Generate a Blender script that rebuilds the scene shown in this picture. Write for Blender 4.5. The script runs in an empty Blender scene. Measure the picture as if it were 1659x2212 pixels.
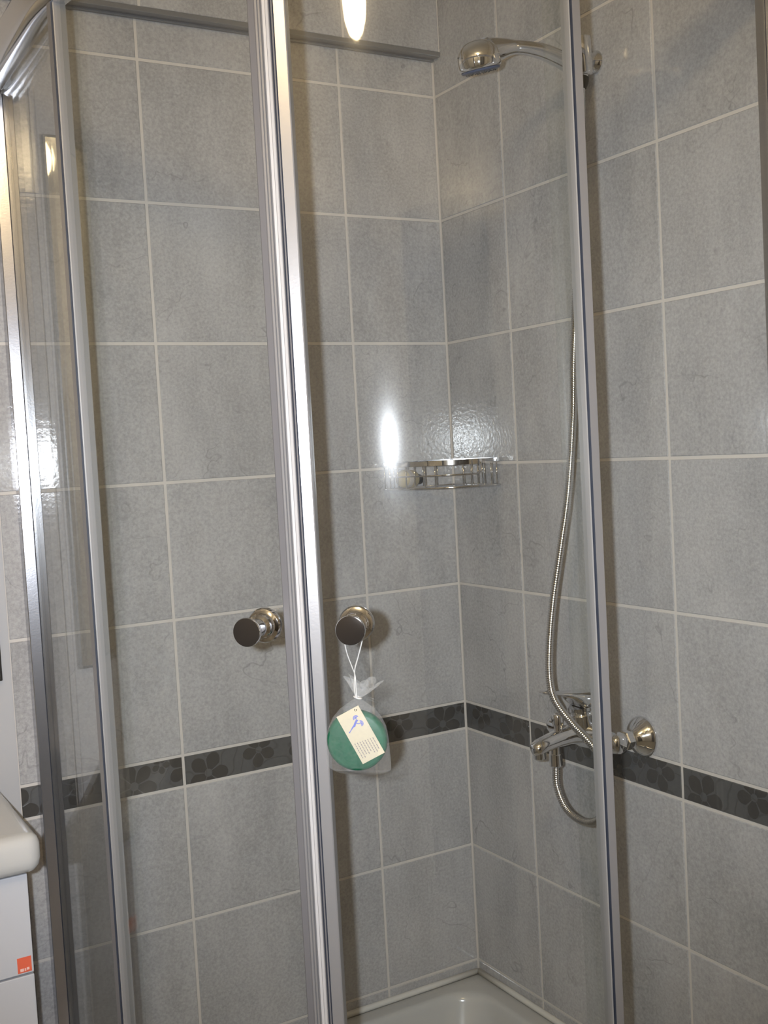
import bpy, bmesh, math, random
from mathutils import Vector, Matrix

# ------------------------------------------------------------------ camera, light, exposure
scene = bpy.context.scene
COL = scene.collection
random.seed(7)
PI = math.pi
ZB = 0.84                       # height of the top edge of the dark border above the floor
CAM = Vector((-1.294224, -1.946749, 0.541028 + ZB))
YAW, PITCH, ROLL, FPX = 0.522988, -0.057012, -0.054825, 2417.827

fwd = Vector((math.sin(YAW) * math.cos(PITCH), math.cos(YAW) * math.cos(PITCH), math.sin(PITCH)))
rgt = fwd.cross(Vector((0, 0, 1))).normalized()
upv = rgt.cross(fwd)
rgt, upv = rgt * math.cos(ROLL) + upv * math.sin(ROLL), -rgt * math.sin(ROLL) + upv * math.cos(ROLL)
cam_data = bpy.data.cameras.new('camera')
cam_data.sensor_fit = 'VERTICAL'
cam_data.sensor_height = 36.0
cam_data.lens = 36.0 * FPX / 2212.0
cam_data.clip_start = 0.01
cam = bpy.data.objects.new('camera', cam_data)
COL.objects.link(cam)
cam.matrix_world = Matrix(((rgt.x, upv.x, -fwd.x, CAM.x), (rgt.y, upv.y, -fwd.y, CAM.y),
                           (rgt.z, upv.z, -fwd.z, CAM.z), (0, 0, 0, 1)))
scene.camera = cam

world = bpy.data.worlds.new('world')
scene.world = world
world.use_nodes = True
world.node_tree.nodes['Background'].inputs[0].default_value = (0.02, 0.018, 0.015, 1)
world.node_tree.nodes['Background'].inputs[1].default_value = 0.3

# the camera's own flash: beside the lens (camera held upright, flash to the left)
fl_data = bpy.data.lights.new('camera_flash', 'SPOT')
fl_data.energy = 140
fl_data.color = (0.88, 0.93, 1.0)
fl_data.shadow_soft_size = 0.010
fl_data.spot_size = math.radians(80)
fl_data.spot_blend = 1.0
flash = bpy.data.objects.new('camera_flash', fl_data)
COL.objects.link(flash)
flash.matrix_world = cam.matrix_world.copy()
flash.location = CAM - rgt * 0.047 + upv * 0.012 + fwd * 0.01

scene.view_settings.view_transform = 'Standard'
scene.view_settings.look = 'None'
scene.view_settings.gamma = 1.0
scene.view_settings.use_curve_mapping = False
scene.view_settings.exposure = 0.06
LAMP_W = 92.0                   # strength of the warm ceiling bulb

# ------------------------------------------------------------------ materials
MATS = {}


def new_mat(name):
    m = bpy.data.materials.new(name)
    m.use_nodes = True
    MATS[name] = m
    nt = m.node_tree
    b = nt.nodes['Principled BSDF']
    return m, nt, b


def N(nt, kind, **kw):
    n = nt.nodes.new(kind)
    for k, v in kw.items():
        if k.startswith('i_'):
            n.inputs[int(k[2:])].default_value = v
        else:
            setattr(n, k, v)
    return n


def simple(name, col, rough=0.5, metal=0.0, spec=0.5, bump=0.0, bscale=60.0, var=0.0):
    m, nt, b = new_mat(name)
    b.inputs['Base Color'].default_value = (*col, 1)
    b.inputs['Roughness'].default_value = rough
    b.inputs['Metallic'].default_value = metal
    b.inputs['Specular IOR Level'].default_value = spec
    tc = N(nt, 'ShaderNodeTexCoord')
    nz = N(nt, 'ShaderNodeTexNoise')
    nz.inputs['Scale'].default_value = bscale
    nz.inputs['Detail'].default_value = 4
    nt.links.new(tc.outputs['Object'], nz.inputs['Vector'])
    if bump:
        bp = N(nt, 'ShaderNodeBump')
        bp.inputs['Strength'].default_value = bump
        bp.inputs['Distance'].default_value = 0.001
        nt.links.new(nz.outputs['Fac'], bp.inputs['Height'])
        nt.links.new(bp.outputs['Normal'], b.inputs['Normal'])
    if var:
        mx = N(nt, 'ShaderNodeMix', data_type='RGBA')
        mx.inputs['A'].default_value = (*[c * (1 - var) for c in col], 1)
        mx.inputs['B'].default_value = (*[min(1, c * (1 + var)) for c in col], 1)
        nt.links.new(nz.outputs['Fac'], mx.inputs['Factor'])
        nt.links.new(mx.outputs['Result'], b.inputs['Base Color'])
    return m


def math_n(nt, op, a, b=None, clamp=False):
    n = N(nt, 'ShaderNodeMath', operation=op, use_clamp=clamp)
    for i, v in enumerate((a, b)):
        if v is None:
            continue
        if isinstance(v, (int, float)):
            n.inputs[i].default_value = v
        else:
            nt.links.new(v, n.inputs[i])
    return n.outputs[0]


def tile_mat(name, base, dark, light):
    """grey glazed wall tile: soft clouds, fine grain, hair-thin dark veins, orange-peel glaze"""
    m, nt, b = new_mat(name)
    tc = N(nt, 'ShaderNodeTexCoord')
    oi = N(nt, 'ShaderNodeObjectInfo')
    off = N(nt, 'ShaderNodeVectorMath', operation='SCALE')
    cb = N(nt, 'ShaderNodeCombineXYZ')
    nt.links.new(oi.outputs['Random'], cb.inputs[0])
    nt.links.new(oi.outputs['Random'], cb.inputs[1])
    nt.links.new(oi.outputs['Random'], cb.inputs[2])
    nt.links.new(cb.outputs[0], off.inputs[0])
    off.inputs['Scale'].default_value = 37.0
    ad = N(nt, 'ShaderNodeVectorMath', operation='ADD')
    nt.links.new(tc.outputs['Object'], ad.inputs[0])
    nt.links.new(off.outputs[0], ad.inputs[1])
    mp = N(nt, 'ShaderNodeMapping')
    mp.inputs['Scale'].default_value = (1, 1, 0.45)
    nt.links.new(ad.outputs[0], mp.inputs['Vector'])

    def noise(scale, detail, rough=0.5, vec=mp.outputs[0], dist=0.0):
        n = N(nt, 'ShaderNodeTexNoise')
        n.inputs['Scale'].default_value = scale
        n.inputs['Detail'].default_value = detail
        n.inputs['Roughness'].default_value = rough
        n.inputs['Distortion'].default_value = dist
        nt.links.new(vec, n.inputs['Vector'])
        return n.outputs['Fac']
    cloud = noise(9, 4, 0.6)
    grain = noise(190, 3, 0.7, ad.outputs[0])
    streak_map = N(nt, 'ShaderNodeMapping')
    streak_map.inputs['Scale'].default_value = (1, 1, 0.12)
    nt.links.new(ad.outputs[0], streak_map.inputs['Vector'])
    streak = noise(75, 3, 0.6, streak_map.outputs[0])
    f = math_n(nt, 'MULTIPLY', cloud, 0.42)
    f = math_n(nt, 'ADD', f, math_n(nt, 'MULTIPLY', grain, 0.52))
    f = math_n(nt, 'ADD', f, math_n(nt, 'MULTIPLY', streak, 0.08))
    cr = N(nt, 'ShaderNodeValToRGB')
    cr.color_ramp.elements[0].position = 0.36
    cr.color_ramp.elements[0].color = (*dark, 1)
    cr.color_ramp.elements[1].position = 0.72
    cr.color_ramp.elements[1].color = (*light, 1)
    e = cr.color_ramp.elements.new(0.54)
    e.color = (*base, 1)
    nt.links.new(f, cr.inputs[0])
    # veins: thin ridges of a distorted noise, broken up by a mask
    v1 = noise(4.2, 4, 0.56, ad.outputs[0], 0.35)
    d = math_n(nt, 'ABSOLUTE', math_n(nt, 'SUBTRACT', v1, 0.5))
    line = math_n(nt, 'SUBTRACT', 1.0, math_n(nt, 'MULTIPLY', d, 170.0), True)
    mask = math_n(nt, 'MULTIPLY', math_n(nt, 'SUBTRACT', noise(10, 3, 0.6, ad.outputs[0]), 0.47), 6.0, True)
    vein = math_n(nt, 'MULTIPLY', math_n(nt, 'MULTIPLY', line, mask), 0.55)
    mx = N(nt, 'ShaderNodeMix', data_type='RGBA')
    nt.links.new(vein, mx.inputs['Factor'])
    nt.links.new(cr.outputs[0], mx.inputs['A'])
    mx.inputs['B'].default_value = (*[c * 0.45 for c in base], 1)
    nt.links.new(mx.outputs['Result'], b.inputs['Base Color'])
    b.inputs['Roughness'].default_value = 0.11
    b.inputs['Specular IOR Level'].default_value = 0.45
    bp = N(nt, 'ShaderNodeBump')
    bp.inputs['Strength'].default_value = 0.26
    bp.inputs['Distance'].default_value = 0.0006
    nt.links.new(noise(150, 2, 0.5, ad.outputs[0]), bp.inputs['Height'])
    nt.links.new(bp.outputs['Normal'], b.inputs['Normal'])
    return m


tile_mat('wall_tile_glaze', (0.385, 0.377, 0.377), (0.272, 0.267, 0.270), (0.480, 0.470, 0.470))
simple('grout', (0.535, 0.50, 0.465), 0.85, var=0.06, bscale=40)
simple('silicone', (0.60, 0.58, 0.54), 0.35)


def border_mat():
    """dark slate border tile with printed flowers and curling stems (flat print)"""
    m, nt, b = new_mat('border_tile_print')
    tc = N(nt, 'ShaderNodeTexCoord')
    sep = N(nt, 'ShaderNodeSeparateXYZ')
    nt.links.new(tc.outputs['Object'], sep.inputs[0])
    u, w = sep.outputs[0], sep.outputs[2]       # along the tile, up the tile
    tot = None
    # flower heads: petal outline r < r0 * (0.62 + 0.38 |cos(2.5 a)|)
    for (cx, cz, r0, ph, k) in ((-0.155, -0.012, 0.040, 0.3, 2.5), (-0.052, 0.012, 0.034, 1.1, 2.5), (0.052, -0.010, 0.043, 0.7, 3.0), (0.150, 0.008, 0.036, 0.0, 2.5), (0.103, 0.020, 0.018, 0.4, 2.5)):
        dx = math_n(nt, 'SUBTRACT', u, cx)
        dz = math_n(nt, 'SUBTRACT', w, cz)
        r = math_n(nt, 'SQRT', math_n(nt, 'ADD', math_n(nt, 'MULTIPLY', dx, dx), math_n(nt, 'MULTIPLY', dz, dz)))
        a = math_n(nt, 'ARCTAN2', dz, dx)
        pet = math_n(nt, 'ABSOLUTE', math_n(nt, 'COSINE', math_n(nt, 'ADD', math_n(nt, 'MULTIPLY', a, k), ph)))
        rad = math_n(nt, 'MULTIPLY', math_n(nt, 'ADD', math_n(nt, 'MULTIPLY', pet, 0.42), 0.58), r0)
        ins = math_n(nt, 'MULTIPLY', math_n(nt, 'SUBTRACT', rad, r), 900.0, True)
        heart = math_n(nt, 'MULTIPLY', math_n(nt, 'SUBTRACT', r, r0 * 0.17), 900.0, True)
        rib = math_n(nt, 'MULTIPLY', math_n(nt, 'SUBTRACT', pet, 0.12), 8.0, True)
        fl = math_n(nt, 'MULTIPLY', math_n(nt, 'MULTIPLY', ins, heart), rib)
        tot = fl if tot is None else math_n(nt, 'MAXIMUM', tot, fl)
    # curling stems: rings of a distorted wave
    wv = N(nt, 'ShaderNodeTexNoise')
    wv.inputs['Scale'].default_value = 17
    wv.inputs['Detail'].default_value = 0.5
    nt.links.new(tc.outputs['Object'], wv.inputs['Vector'])
    fr = math_n(nt, 'FRACT', math_n(nt, 'MULTIPLY', wv.outputs['Fac'], 6.0))
    st = math_n(nt, 'SUBTRACT', 1.0, math_n(nt, 'MULTIPLY', math_n(nt, 'ABSOLUTE', math_n(nt, 'SUBTRACT', fr, 0.5)), 11.0), True)
    tot2 = math_n(nt, 'MAXIMUM', tot, math_n(nt, 'MULTIPLY', st, 0.75))
    nz = N(nt, 'ShaderNodeTexNoise')
    nz.inputs['Scale'].default_value = 120
    nt.links.new(tc.outputs['Object'], nz.inputs['Vector'])
    base = N(nt, 'ShaderNodeMix', data_type='RGBA')
    base.inputs['A'].default_value = (0.070, 0.070, 0.072, 1)
    base.inputs['B'].default_value = (0.105, 0.103, 0.100, 1)
    nt.links.new(nz.outputs['Fac'], base.inputs['Factor'])
    mx = N(nt, 'ShaderNodeMix', data_type='RGBA')
    nt.links.new(math_n(nt, 'MULTIPLY', tot2, 0.6), mx.inputs['Factor'])
    nt.links.new(base.outputs['Result'], mx.inputs['A'])
    mx.inputs['B'].default_value = (0.040, 0.034, 0.028, 1)
    nt.links.new(mx.outputs['Result'], b.inputs['Base Color'])
    rg = math_n(nt, 'SUBTRACT', 0.42, math_n(nt, 'MULTIPLY', tot, 0.22))
    nt.links.new(rg, b.inputs['Roughness'])
    bp = N(nt, 'ShaderNodeBump')
    bp.inputs['Strength'].default_value = 0.3
    bp.inputs['Distance'].default_value = 0.001
    nt.links.new(tot2, bp.inputs['Height'])
    nt.links.new(bp.outputs['Normal'], b.inputs['Normal'])
    return m


border_mat()


def glass_mat():
    """thin clear safety glass: clear transmission plus Fresnel reflection, a faint film of dried water"""
    m, nt, b = new_mat('clear_glass')
    nt.nodes.remove(b)
    out = nt.nodes['Material Output']
    tr = N(nt, 'ShaderNodeBsdfTransparent')
    tr.inputs[0].default_value = (0.972, 0.980, 0.975, 1)
    gl = N(nt, 'ShaderNodeBsdfGlossy')
    gl.inputs['Roughness'].default_value = 0.028
    film = N(nt, 'ShaderNodeBsdfGlossy')
    film.inputs['Roughness'].default_value = 0.17
    mg = N(nt, 'ShaderNodeMixShader')
    mg.inputs[0].default_value = 0.065
    nt.links.new(gl.outputs[0], mg.inputs[1])
    nt.links.new(film.outputs[0], mg.inputs[2])
    lw = N(nt, 'ShaderNodeLayerWeight')
    lw.inputs['Blend'].default_value = 0.5
    p5 = math_n(nt, 'POWER', lw.outputs['Facing'], 5.0)
    f = math_n(nt, 'ADD', math_n(nt, 'MULTIPLY', p5, 0.90), 0.04)
    mx = N(nt, 'ShaderNodeMixShader')
    nt.links.new(f, mx.inputs[0])
    nt.links.new(tr.outputs[0], mx.inputs[1])
    nt.links.new(mg.outputs[0], mx.inputs[2])
    nt.links.new(mx.outputs[0], out.inputs['Surface'])
    return m


glass_mat()


def sheer_mat(name, col, opacity):
    m, nt, b = new_mat(name)
    b.inputs['Base Color'].default_value = (*col, 1)
    b.inputs['Roughness'].default_value = 0.35
    out = nt.nodes['Material Output']
    tr = N(nt, 'ShaderNodeBsdfTransparent')
    mx = N(nt, 'ShaderNodeMixShader')
    tc = N(nt, 'ShaderNodeTexCoord')
    nz = N(nt, 'ShaderNodeTexNoise')
    nz.inputs['Scale'].default_value = 300
    nt.links.new(tc.outputs['Object'], nz.inputs['Vector'])
    lw = N(nt, 'ShaderNodeLayerWeight')
    lw.inputs['Blend'].default_value = 0.35
    f = math_n(nt, 'ADD', math_n(nt, 'MULTIPLY', nz.outputs['Fac'], opacity), math_n(nt, 'MULTIPLY', lw.outputs['Facing'], opacity * 1.2), True)
    nt.links.new(f, mx.inputs[0])
    nt.links.new(tr.outputs[0], mx.inputs[1])
    nt.links.new(b.outputs[0], mx.inputs[2])
    nt.links.new(mx.outputs[0], out.inputs['Surface'])
    return m


sheer_mat('organza_frill', (0.55, 0.55, 0.54), 0.26)
sheer_mat('organza', (0.50, 0.50, 0.49), 0.135)
simple('satin_aluminium', (0.50, 0.50, 0.53), 0.19, 0.9, bump=0.05, bscale=300)
simple('satin_aluminium_stile', (0.27, 0.262, 0.265), 0.30, 0.40, bump=0.05, bscale=300)
simple('matte_aluminium', (0.235, 0.228, 0.225), 0.45, 0.2, bump=0.05, bscale=300)
simple('chrome', (0.78, 0.78, 0.79), 0.06, 1.0)
simple('rail_chrome', (0.74, 0.74, 0.76), 0.14, 1.0)
simple('hose_chrome', (0.62, 0.61, 0.60), 0.20, 1.0)
simple('clear_seal', (0.13, 0.125, 0.13), 0.35)
simple('white_seal', (0.40, 0.385, 0.385), 0.5)
simple('groove_shade', (0.03, 0.035, 0.05), 0.4)  # near-black stands in for shade inside the aluminium profile grooves
simple('black_rubber', (0.012, 0.012, 0.012), 0.5)
simple('knob_face', (0.11, 0.10, 0.095), 0.10, 0.9)  # metal darkened to stand for the dark room mirrored in the caps
simple('spray_face', (0.05, 0.07, 0.13), 0.3)
simple('acrylic_white', (0.46, 0.455, 0.44), 0.16, bump=0.02, bscale=20)
simple('ceramic_white', (0.50, 0.495, 0.485), 0.12)
simple('lacquer_white', (0.50, 0.51, 0.55), 0.3)
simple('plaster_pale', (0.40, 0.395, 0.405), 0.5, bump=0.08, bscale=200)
simple('plaster_white', (0.70, 0.69, 0.70), 0.6, bump=0.08, bscale=200)
simple('ceiling_white', (0.78, 0.77, 0.74), 0.8, bump=0.05, bscale=100)
simple('floor_tile', (0.30, 0.29, 0.28), 0.35, var=0.15, bscale=12)
simple('door_wood', (0.060, 0.048, 0.038), 0.4, var=0.3, bscale=8)
simple('dark_trim', (0.23, 0.23, 0.24), 0.35, 0.5)
simple('mirror_silver', (0.80, 0.82, 0.82), 0.02, 1.0)
simple('bottle_cream', (0.36, 0.30, 0.18), 0.25, var=0.2, bscale=40)
simple('bottle_label', (0.36, 0.33, 0.30), 0.4)
simple('cap_black', (0.02, 0.018, 0.016), 0.3)
simple('card_cream', (0.42, 0.375, 0.275), 0.5, var=0.03)
simple('ink_blue', (0.09, 0.11, 0.40), 0.5)
simple('ink_grey', (0.16, 0.14, 0.15), 0.5)
simple('ribbon_white', (0.50, 0.49, 0.47), 0.3)
simple('sticker_red', (0.70, 0.13, 0.07), 0.4)
simple('sticker_white', (0.85, 0.55, 0.50), 0.4)
simple('gap_grey', (0.22, 0.22, 0.24), 0.6)
m, nt, b = new_mat('green_soap')
b.inputs['Base Color'].default_value = (0.035, 0.30, 0.155, 1)
b.inputs['Roughness'].default_value = 0.5
b.inputs['Specular IOR Level'].default_value = 0.3
b.inputs['Subsurface Weight'].default_value = 0.2
b.inputs['Subsurface Radius'].default_value = (0.004, 0.012, 0.007)
tcs = N(nt, 'ShaderNodeTexCoord')
nzs = N(nt, 'ShaderNodeTexNoise')
nzs.inputs['Scale'].default_value = 60
nt.links.new(tcs.outputs['Object'], nzs.inputs['Vector'])
mxs = N(nt, 'ShaderNodeMix', data_type='RGBA')
mxs.inputs['A'].default_value = (0.004, 0.060, 0.030, 1)
mxs.inputs['B'].default_value = (0.010, 0.100, 0.052, 1)
nt.links.new(nzs.outputs['Fac'], mxs.inputs['Factor'])
nt.links.new(mxs.outputs['Result'], b.inputs['Base Color'])
m, nt, b = new_mat('bulb_glow')
b.inputs['Base Color'].default_value = (1, 0.9, 0.7, 1)
b.inputs['Emission Color'].default_value = (1.0, 0.75, 0.42, 1)
b.inputs['Emission Strength'].default_value = LAMP_W


# ------------------------------------------------------------------ mesh helpers
def finish(name, bm, mats, parent=None, smooth=False, angle=None):
    bmesh.ops.recalc_face_normals(bm, faces=bm.faces[:])
    me = bpy.data.meshes.new(name)
    bm.to_mesh(me)
    bm.free()
    if isinstance(mats, str):
        mats = [mats]
    for mm in mats:
        me.materials.append(MATS[mm])
    if smooth:
        for p in me.polygons:
            p.use_smooth = True
        if angle:
            me.set_sharp_from_angle(angle=math.radians(angle))
    o = bpy.data.objects.new(name, me)
    COL.objects.link(o)
    o.parent = parent
    return o


def tag(o, label=None, cat=None, group=None, kind=None):
    if label:
        o['label'] = label
    if cat:
        o['category'] = cat
    if group:
        o['group'] = group
    if kind:
        o['kind'] = kind
    return o


def empty(name, loc, label, cat, group=None):
    o = bpy.data.objects.new(name, None)
    o.empty_display_size = 0.05
    COL.objects.link(o)
    o.location = loc
    return tag(o, label, cat, group)


def local(o, parent):
    """children are built in world coordinates; keep them there under the parent"""
    o.parent = parent
    o.matrix_parent_inverse = Matrix.Translation(-Vector(parent.location))
    return o


def box(bm, x0, x1, y0, y1, z0, z1, bev=0.0, mat=0, seg=2):
    vs = [bm.verts.new((x, y, z)) for x in (x0, x1) for y in (y0, y1) for z in (z0, z1)]
    idx = ((0, 1, 3, 2), (4, 6, 7, 5), (0, 4, 5, 1), (2, 3, 7, 6), (0, 2, 6, 4), (1, 5, 7, 3))
    fs = [bm.faces.new([vs[i] for i in f]) for f in idx]
    for f in fs:
        f.material_index = mat
    if bev:
        es = list({e for f in fs for e in f.edges})
        r = bmesh.ops.bevel(bm, geom=es, offset=bev, segments=seg, affect='EDGES', profile=0.5)
        for f in r['faces']:
            f.material_index = mat
    return fs


def frame(d):
    d = Vector(d).normalized()
    a = Vector((0, 0, 1)) if abs(d.z) < 0.9 else Vector((1, 0, 0))
    u = a.cross(d).normalized()
    return d, u, d.cross(u)


def lathe(bm, origin, axis, prof, seg=32, cap0=True, cap1=True):
    """prof: list of (distance along axis, radius[, material])"""
    d, u, v = frame(axis)
    o = Vector(origin)
    rings = []
    for q in prof:
        h, r = q[0], q[1]
        rings.append([bm.verts.new(o + d * h + (u * math.cos(2 * PI * i / seg) + v * math.sin(2 * PI * i / seg)) * r) for i in range(seg)])
    for k in range(len(rings) - 1):
        mi = prof[k + 1][2] if len(prof[k + 1]) > 2 else 0
        for i in range(seg):
            j = (i + 1) % seg
            f = bm.faces.new((rings[k][i], rings[k][j], rings[k + 1][j], rings[k + 1][i]))
            f.material_index = mi
    if cap0:
        bm.faces.new(rings[0])
    if cap1:
        f = bm.faces.new(rings[-1])
        f.material_index = prof[-1][2] if len(prof[-1]) > 2 else 0
    return rings


def catmull(pts, n):
    pts = [Vector(p) for p in pts]
    P = [pts[0] * 2 - pts[1]] + pts + [pts[-1] * 2 - pts[-2]]
    out = []
    for i in range(1, len(P) - 2):
        p0, p1, p2, p3 = P[i - 1:i + 3]
        for k in range(n):
            t = k / n
            out.append(0.5 * ((2 * p1) + (p2 - p0) * t + (2 * p0 - 5 * p1 + 4 * p2 - p3) * t * t + (3 * p1 - p0 - 3 * p2 + p3) * t ** 3))
    out.append(pts[-1])
    return out


def resample(path, step):
    out = [path[0].copy()]
    acc = 0.0
    for a, c in zip(path[:-1], path[1:]):
        L = (c - a).length
        pos = step - acc
        while pos <= L:
            out.append(a.lerp(c, pos / L))
            pos += step
        acc = (acc + L) % step if L else acc
    return out


def tube(bm, path, radius, seg=10, closed=False, flat=None, cap=True, mat=0):
    """radius: number or list; flat=(sx, sy) squashes the section along its two axes"""
    n = len(path)
    path = [Vector(p) for p in path]
    rings = []
    prev_u = None
    for i in range(n):
        if closed:
            t = path[(i + 1) % n] - path[i - 1]
        else:
            t = path[min(i + 1, n - 1)] - path[max(i - 1, 0)]
        t.normalize()
        if prev_u is None:
            _, u, v = frame(t)
        else:
            u = (prev_u - t * prev_u.dot(t)).normalized()
            v = t.cross(u)
        prev_u = u
        r = radius[i] if isinstance(radius, (list, tuple)) else radius
        ru, rv = (r, r) if flat is None else (r * flat[0], r * flat[1])
        rings.append([bm.verts.new(path[i] + u * ru * math.cos(2 * PI * k / seg) + v * rv * math.sin(2 * PI * k / seg)) for k in range(seg)])
    for i in range(n if closed else n - 1):
        a, c = rings[i], rings[(i + 1) % n]
        for k in range(seg):
            j = (k + 1) % seg
            f = bm.faces.new((a[k], a[j], c[j], c[k]))
            f.material_index = mat
    if cap and not closed:
        bm.faces.new(rings[0])
        bm.faces.new(rings[-1])
    return rings


def extrude_z(bm, poly, z0, z1, mats=None):
    """poly: list of (x, y); mats: material index of the side after each point"""
    lo = [bm.verts.new((x, y, z0)) for x, y in poly]
    hi = [bm.verts.new((x, y, z1)) for x, y in poly]
    n = len(poly)
    for i in range(n):
        j = (i + 1) % n
        f = bm.faces.new((lo[i], lo[j], hi[j], hi[i]))
        if mats:
            f.material_index = mats[i]
    bm.faces.new(lo)
    bm.faces.new(hi)


def loft(bm, rings, close_last=True, close_first=False, mat=0):
    vr = [[bm.verts.new(p) for p in r] for r in rings]
    for a, c in zip(vr[:-1], vr[1:]):
        n = len(a)
        for i in range(n):
            j = (i + 1) % n
            bm.faces.new((a[i], a[j], c[j], c[i])).material_index = mat
    if close_last:
        bm.faces.new(vr[-1]).material_index = mat
    if close_first:
        bm.faces.new(vr[0]).material_index = mat
    return vr


# ------------------------------------------------------------------ the room shell
XL, YB, ZC = -2.0, -2.75, 2.5         # side wall, back wall, ceiling
TH = 0.10
W, H, BH, J = 0.403222, 0.25, 0.05779, 0.0055
COLS_L = [0.0, -0.220874, -0.220874 - W, -0.9165]
COLS_R = [0.0] + [-0.220381 - W * k for k in range(7)]
TD = 0.0016                           # how far a tile stands proud of the joints


def wall_box(name, a, mat):
    bm = bmesh.new()
    box(bm, *a)
    return tag(finish(name, bm, mat), kind='structure')


wall_left = wall_box('wall_left', (-0.9165, TH, TD, TD + TH, 0, ZC), 'grout')
wall_right = wall_box('wall_right', (TD, TD + TH, YB - TH, TD, 0, ZC), 'grout')
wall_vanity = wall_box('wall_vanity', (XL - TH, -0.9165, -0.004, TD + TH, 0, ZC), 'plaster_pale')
wall_side = wall_box('wall_side', (XL - TH, XL, YB - TH, -0.004, 0, ZC), 'plaster_white')
wall_back = wall_box('wall_back', (XL, TD, YB - TH, YB, 0, ZC), 'plaster_white')
floor = wall_box('floor', (XL - TH, TD + TH, YB - TH, TD + TH, -0.1, 0), 'floor_tile')
ceiling = wall_box('ceiling', (XL - TH, TD + TH, YB - TH, TD + TH, ZC, ZC + 0.1), 'ceiling_white')
for o, t in ((wall_left, 'wall of grey tiles with pale joints and a dark border'), (wall_right, 'grey tiled wall carrying the mixer tap'),
             (wall_vanity, 'plain white wall above the washbasin'), (wall_side, 'plain white side wall'), (wall_back, 'plain white wall with a wooden door'),
             (floor, 'grey bathroom floor'), (ceiling, 'white ceiling')):
    o['label'] = t

TILE_MESH = {}


def tile_mesh(w, h, kind):
    """slab facing -y, centred on its face, with a chamfered edge"""
    key = (round(w, 4), round(h, 4), kind)
    if key in TILE_MESH:
        return TILE_MESH[key]
    bm = bmesh.new()
    c, e = 0.0011, 0.0009
    r0 = [(-w / 2, TD, -h / 2), (w / 2, TD, -h / 2), (w / 2, TD, h / 2), (-w / 2, TD, h / 2)]
    r1 = [(x, e, z) for x, _, z in r0]
    r2 = [(x - math.copysign(c, x), 0, z - math.copysign(c, z)) for x, _, z in r0]
    loft(bm, [r0, r1, r2])
    bmesh.ops.recalc_face_normals(bm, faces=bm.faces[:])
    me = bpy.data.meshes.new(kind)
    bm.to_mesh(me)
    bm.free()
    # open back: make sure faces look outwards (front has -y normal)
    if me.polygons[-1].normal.y > 0:
        me.flip_normals()
    me.materials.append(MATS['border_tile_print' if kind == 'border_tile' else 'wall_tile_glaze'])
    TILE_MESH[key] = me
    return me


def put_tile(wall, side, a, c, z0, z1, kind, off=0.0):
    """a..c along the wall (metres from the shower corner, positive), z0..z1 above the floor"""
    w = c - a - J
    h = z1 - z0 - J
    if w < 0.008 or h < 0.008:
        return
    o = bpy.data.objects.new(kind, tile_mesh(w, h, kind))
    COL.objects.link(o)
    o.parent = wall
    if side == 'L':
        o.location = (-(a + c) / 2, -off, (z0 + z1) / 2)
    else:
        o.location = (-off, -(a + c) / 2, (z0 + z1) / 2)
        o.rotation_euler = (0, 0, -PI / 2)
    # a hair of unevenness in the setting
    o.rotation_euler.x = random.uniform(-0.0012, 0.0012) if side == 'L' else 0
    if side == 'R':
        o.rotation_euler.y = random.uniform(-0.0012, 0.0012)


rows = [(k * H, (k + 1) * H, 'wall_tile') for k in range(0, 6)] + [(1.5, ZC - ZB, 'wall_tile')]
rows = [(-BH, 0.0, 'border_tile')] + rows
rows += [(-BH - H, -BH, 'wall_tile'), (-BH - 2 * H, -BH - H, 'wall_tile'), (-ZB, -BH - 2 * H, 'wall_tile')]
SOF = 1.325                            # underside of the boxed-out top of the left wall
BOX = 0.029
for z0, z1, kind in rows:
    for k in range(len(COLS_L) - 1):
        a, c = -COLS_L[k], -COLS_L[k + 1]
        if z0 >= SOF:
            continue
        put_tile(wall_left, 'L', a, c, z0 + ZB, min(z1, SOF) + ZB, kind)
    for k in range(len(COLS_R) - 1):
        a, c = -COLS_R[k], min(-COLS_R[k + 1], -YB)
        put_tile(wall_right, 'R', a, c, z0 + ZB, z1 + ZB, kind)

# boxed-out upper part of the left wall with its edge trim
bm = bmesh.new()
box(bm, -0.9165, TD, -BOX + TD, TD + 0.01, SOF + ZB, ZC)
wall_upper = tag(finish('wall_upper', bm, 'grout'), 'tiled upper wall boxed out over the shower', kind='structure')
for k in range(len(COLS_L) - 1):
    a, c = -COLS_L[k], -COLS_L[k + 1]
    put_tile(wall_upper, 'L', a, c, SOF + ZB + 0.004, 1.5 + ZB, 'wall_tile', BOX)
    put_tile(wall_upper, 'L', a, c, 1.5 + ZB, ZC, 'wall_tile', BOX)
bm = bmesh.new()
box(bm, -0.9165, -0.0005, -BOX - 0.002, -BOX + 0.010, SOF + ZB - 0.004, SOF + ZB + 0.006, 0.0015)
box(bm, -0.9165, -0.0005, -BOX + 0.010, -0.006, SOF + ZB - 0.002, SOF + ZB + 0.004, 0.001)
box(bm, -0.9165, -0.0005, -0.007, 0.0, SOF + ZB - 0.006, SOF + ZB + 0.004, 0.0015)
tag(finish('trim_1', bm, 'dark_trim'), 'dark grey trim strip under the boxed-out wall', kind='structure')

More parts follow.
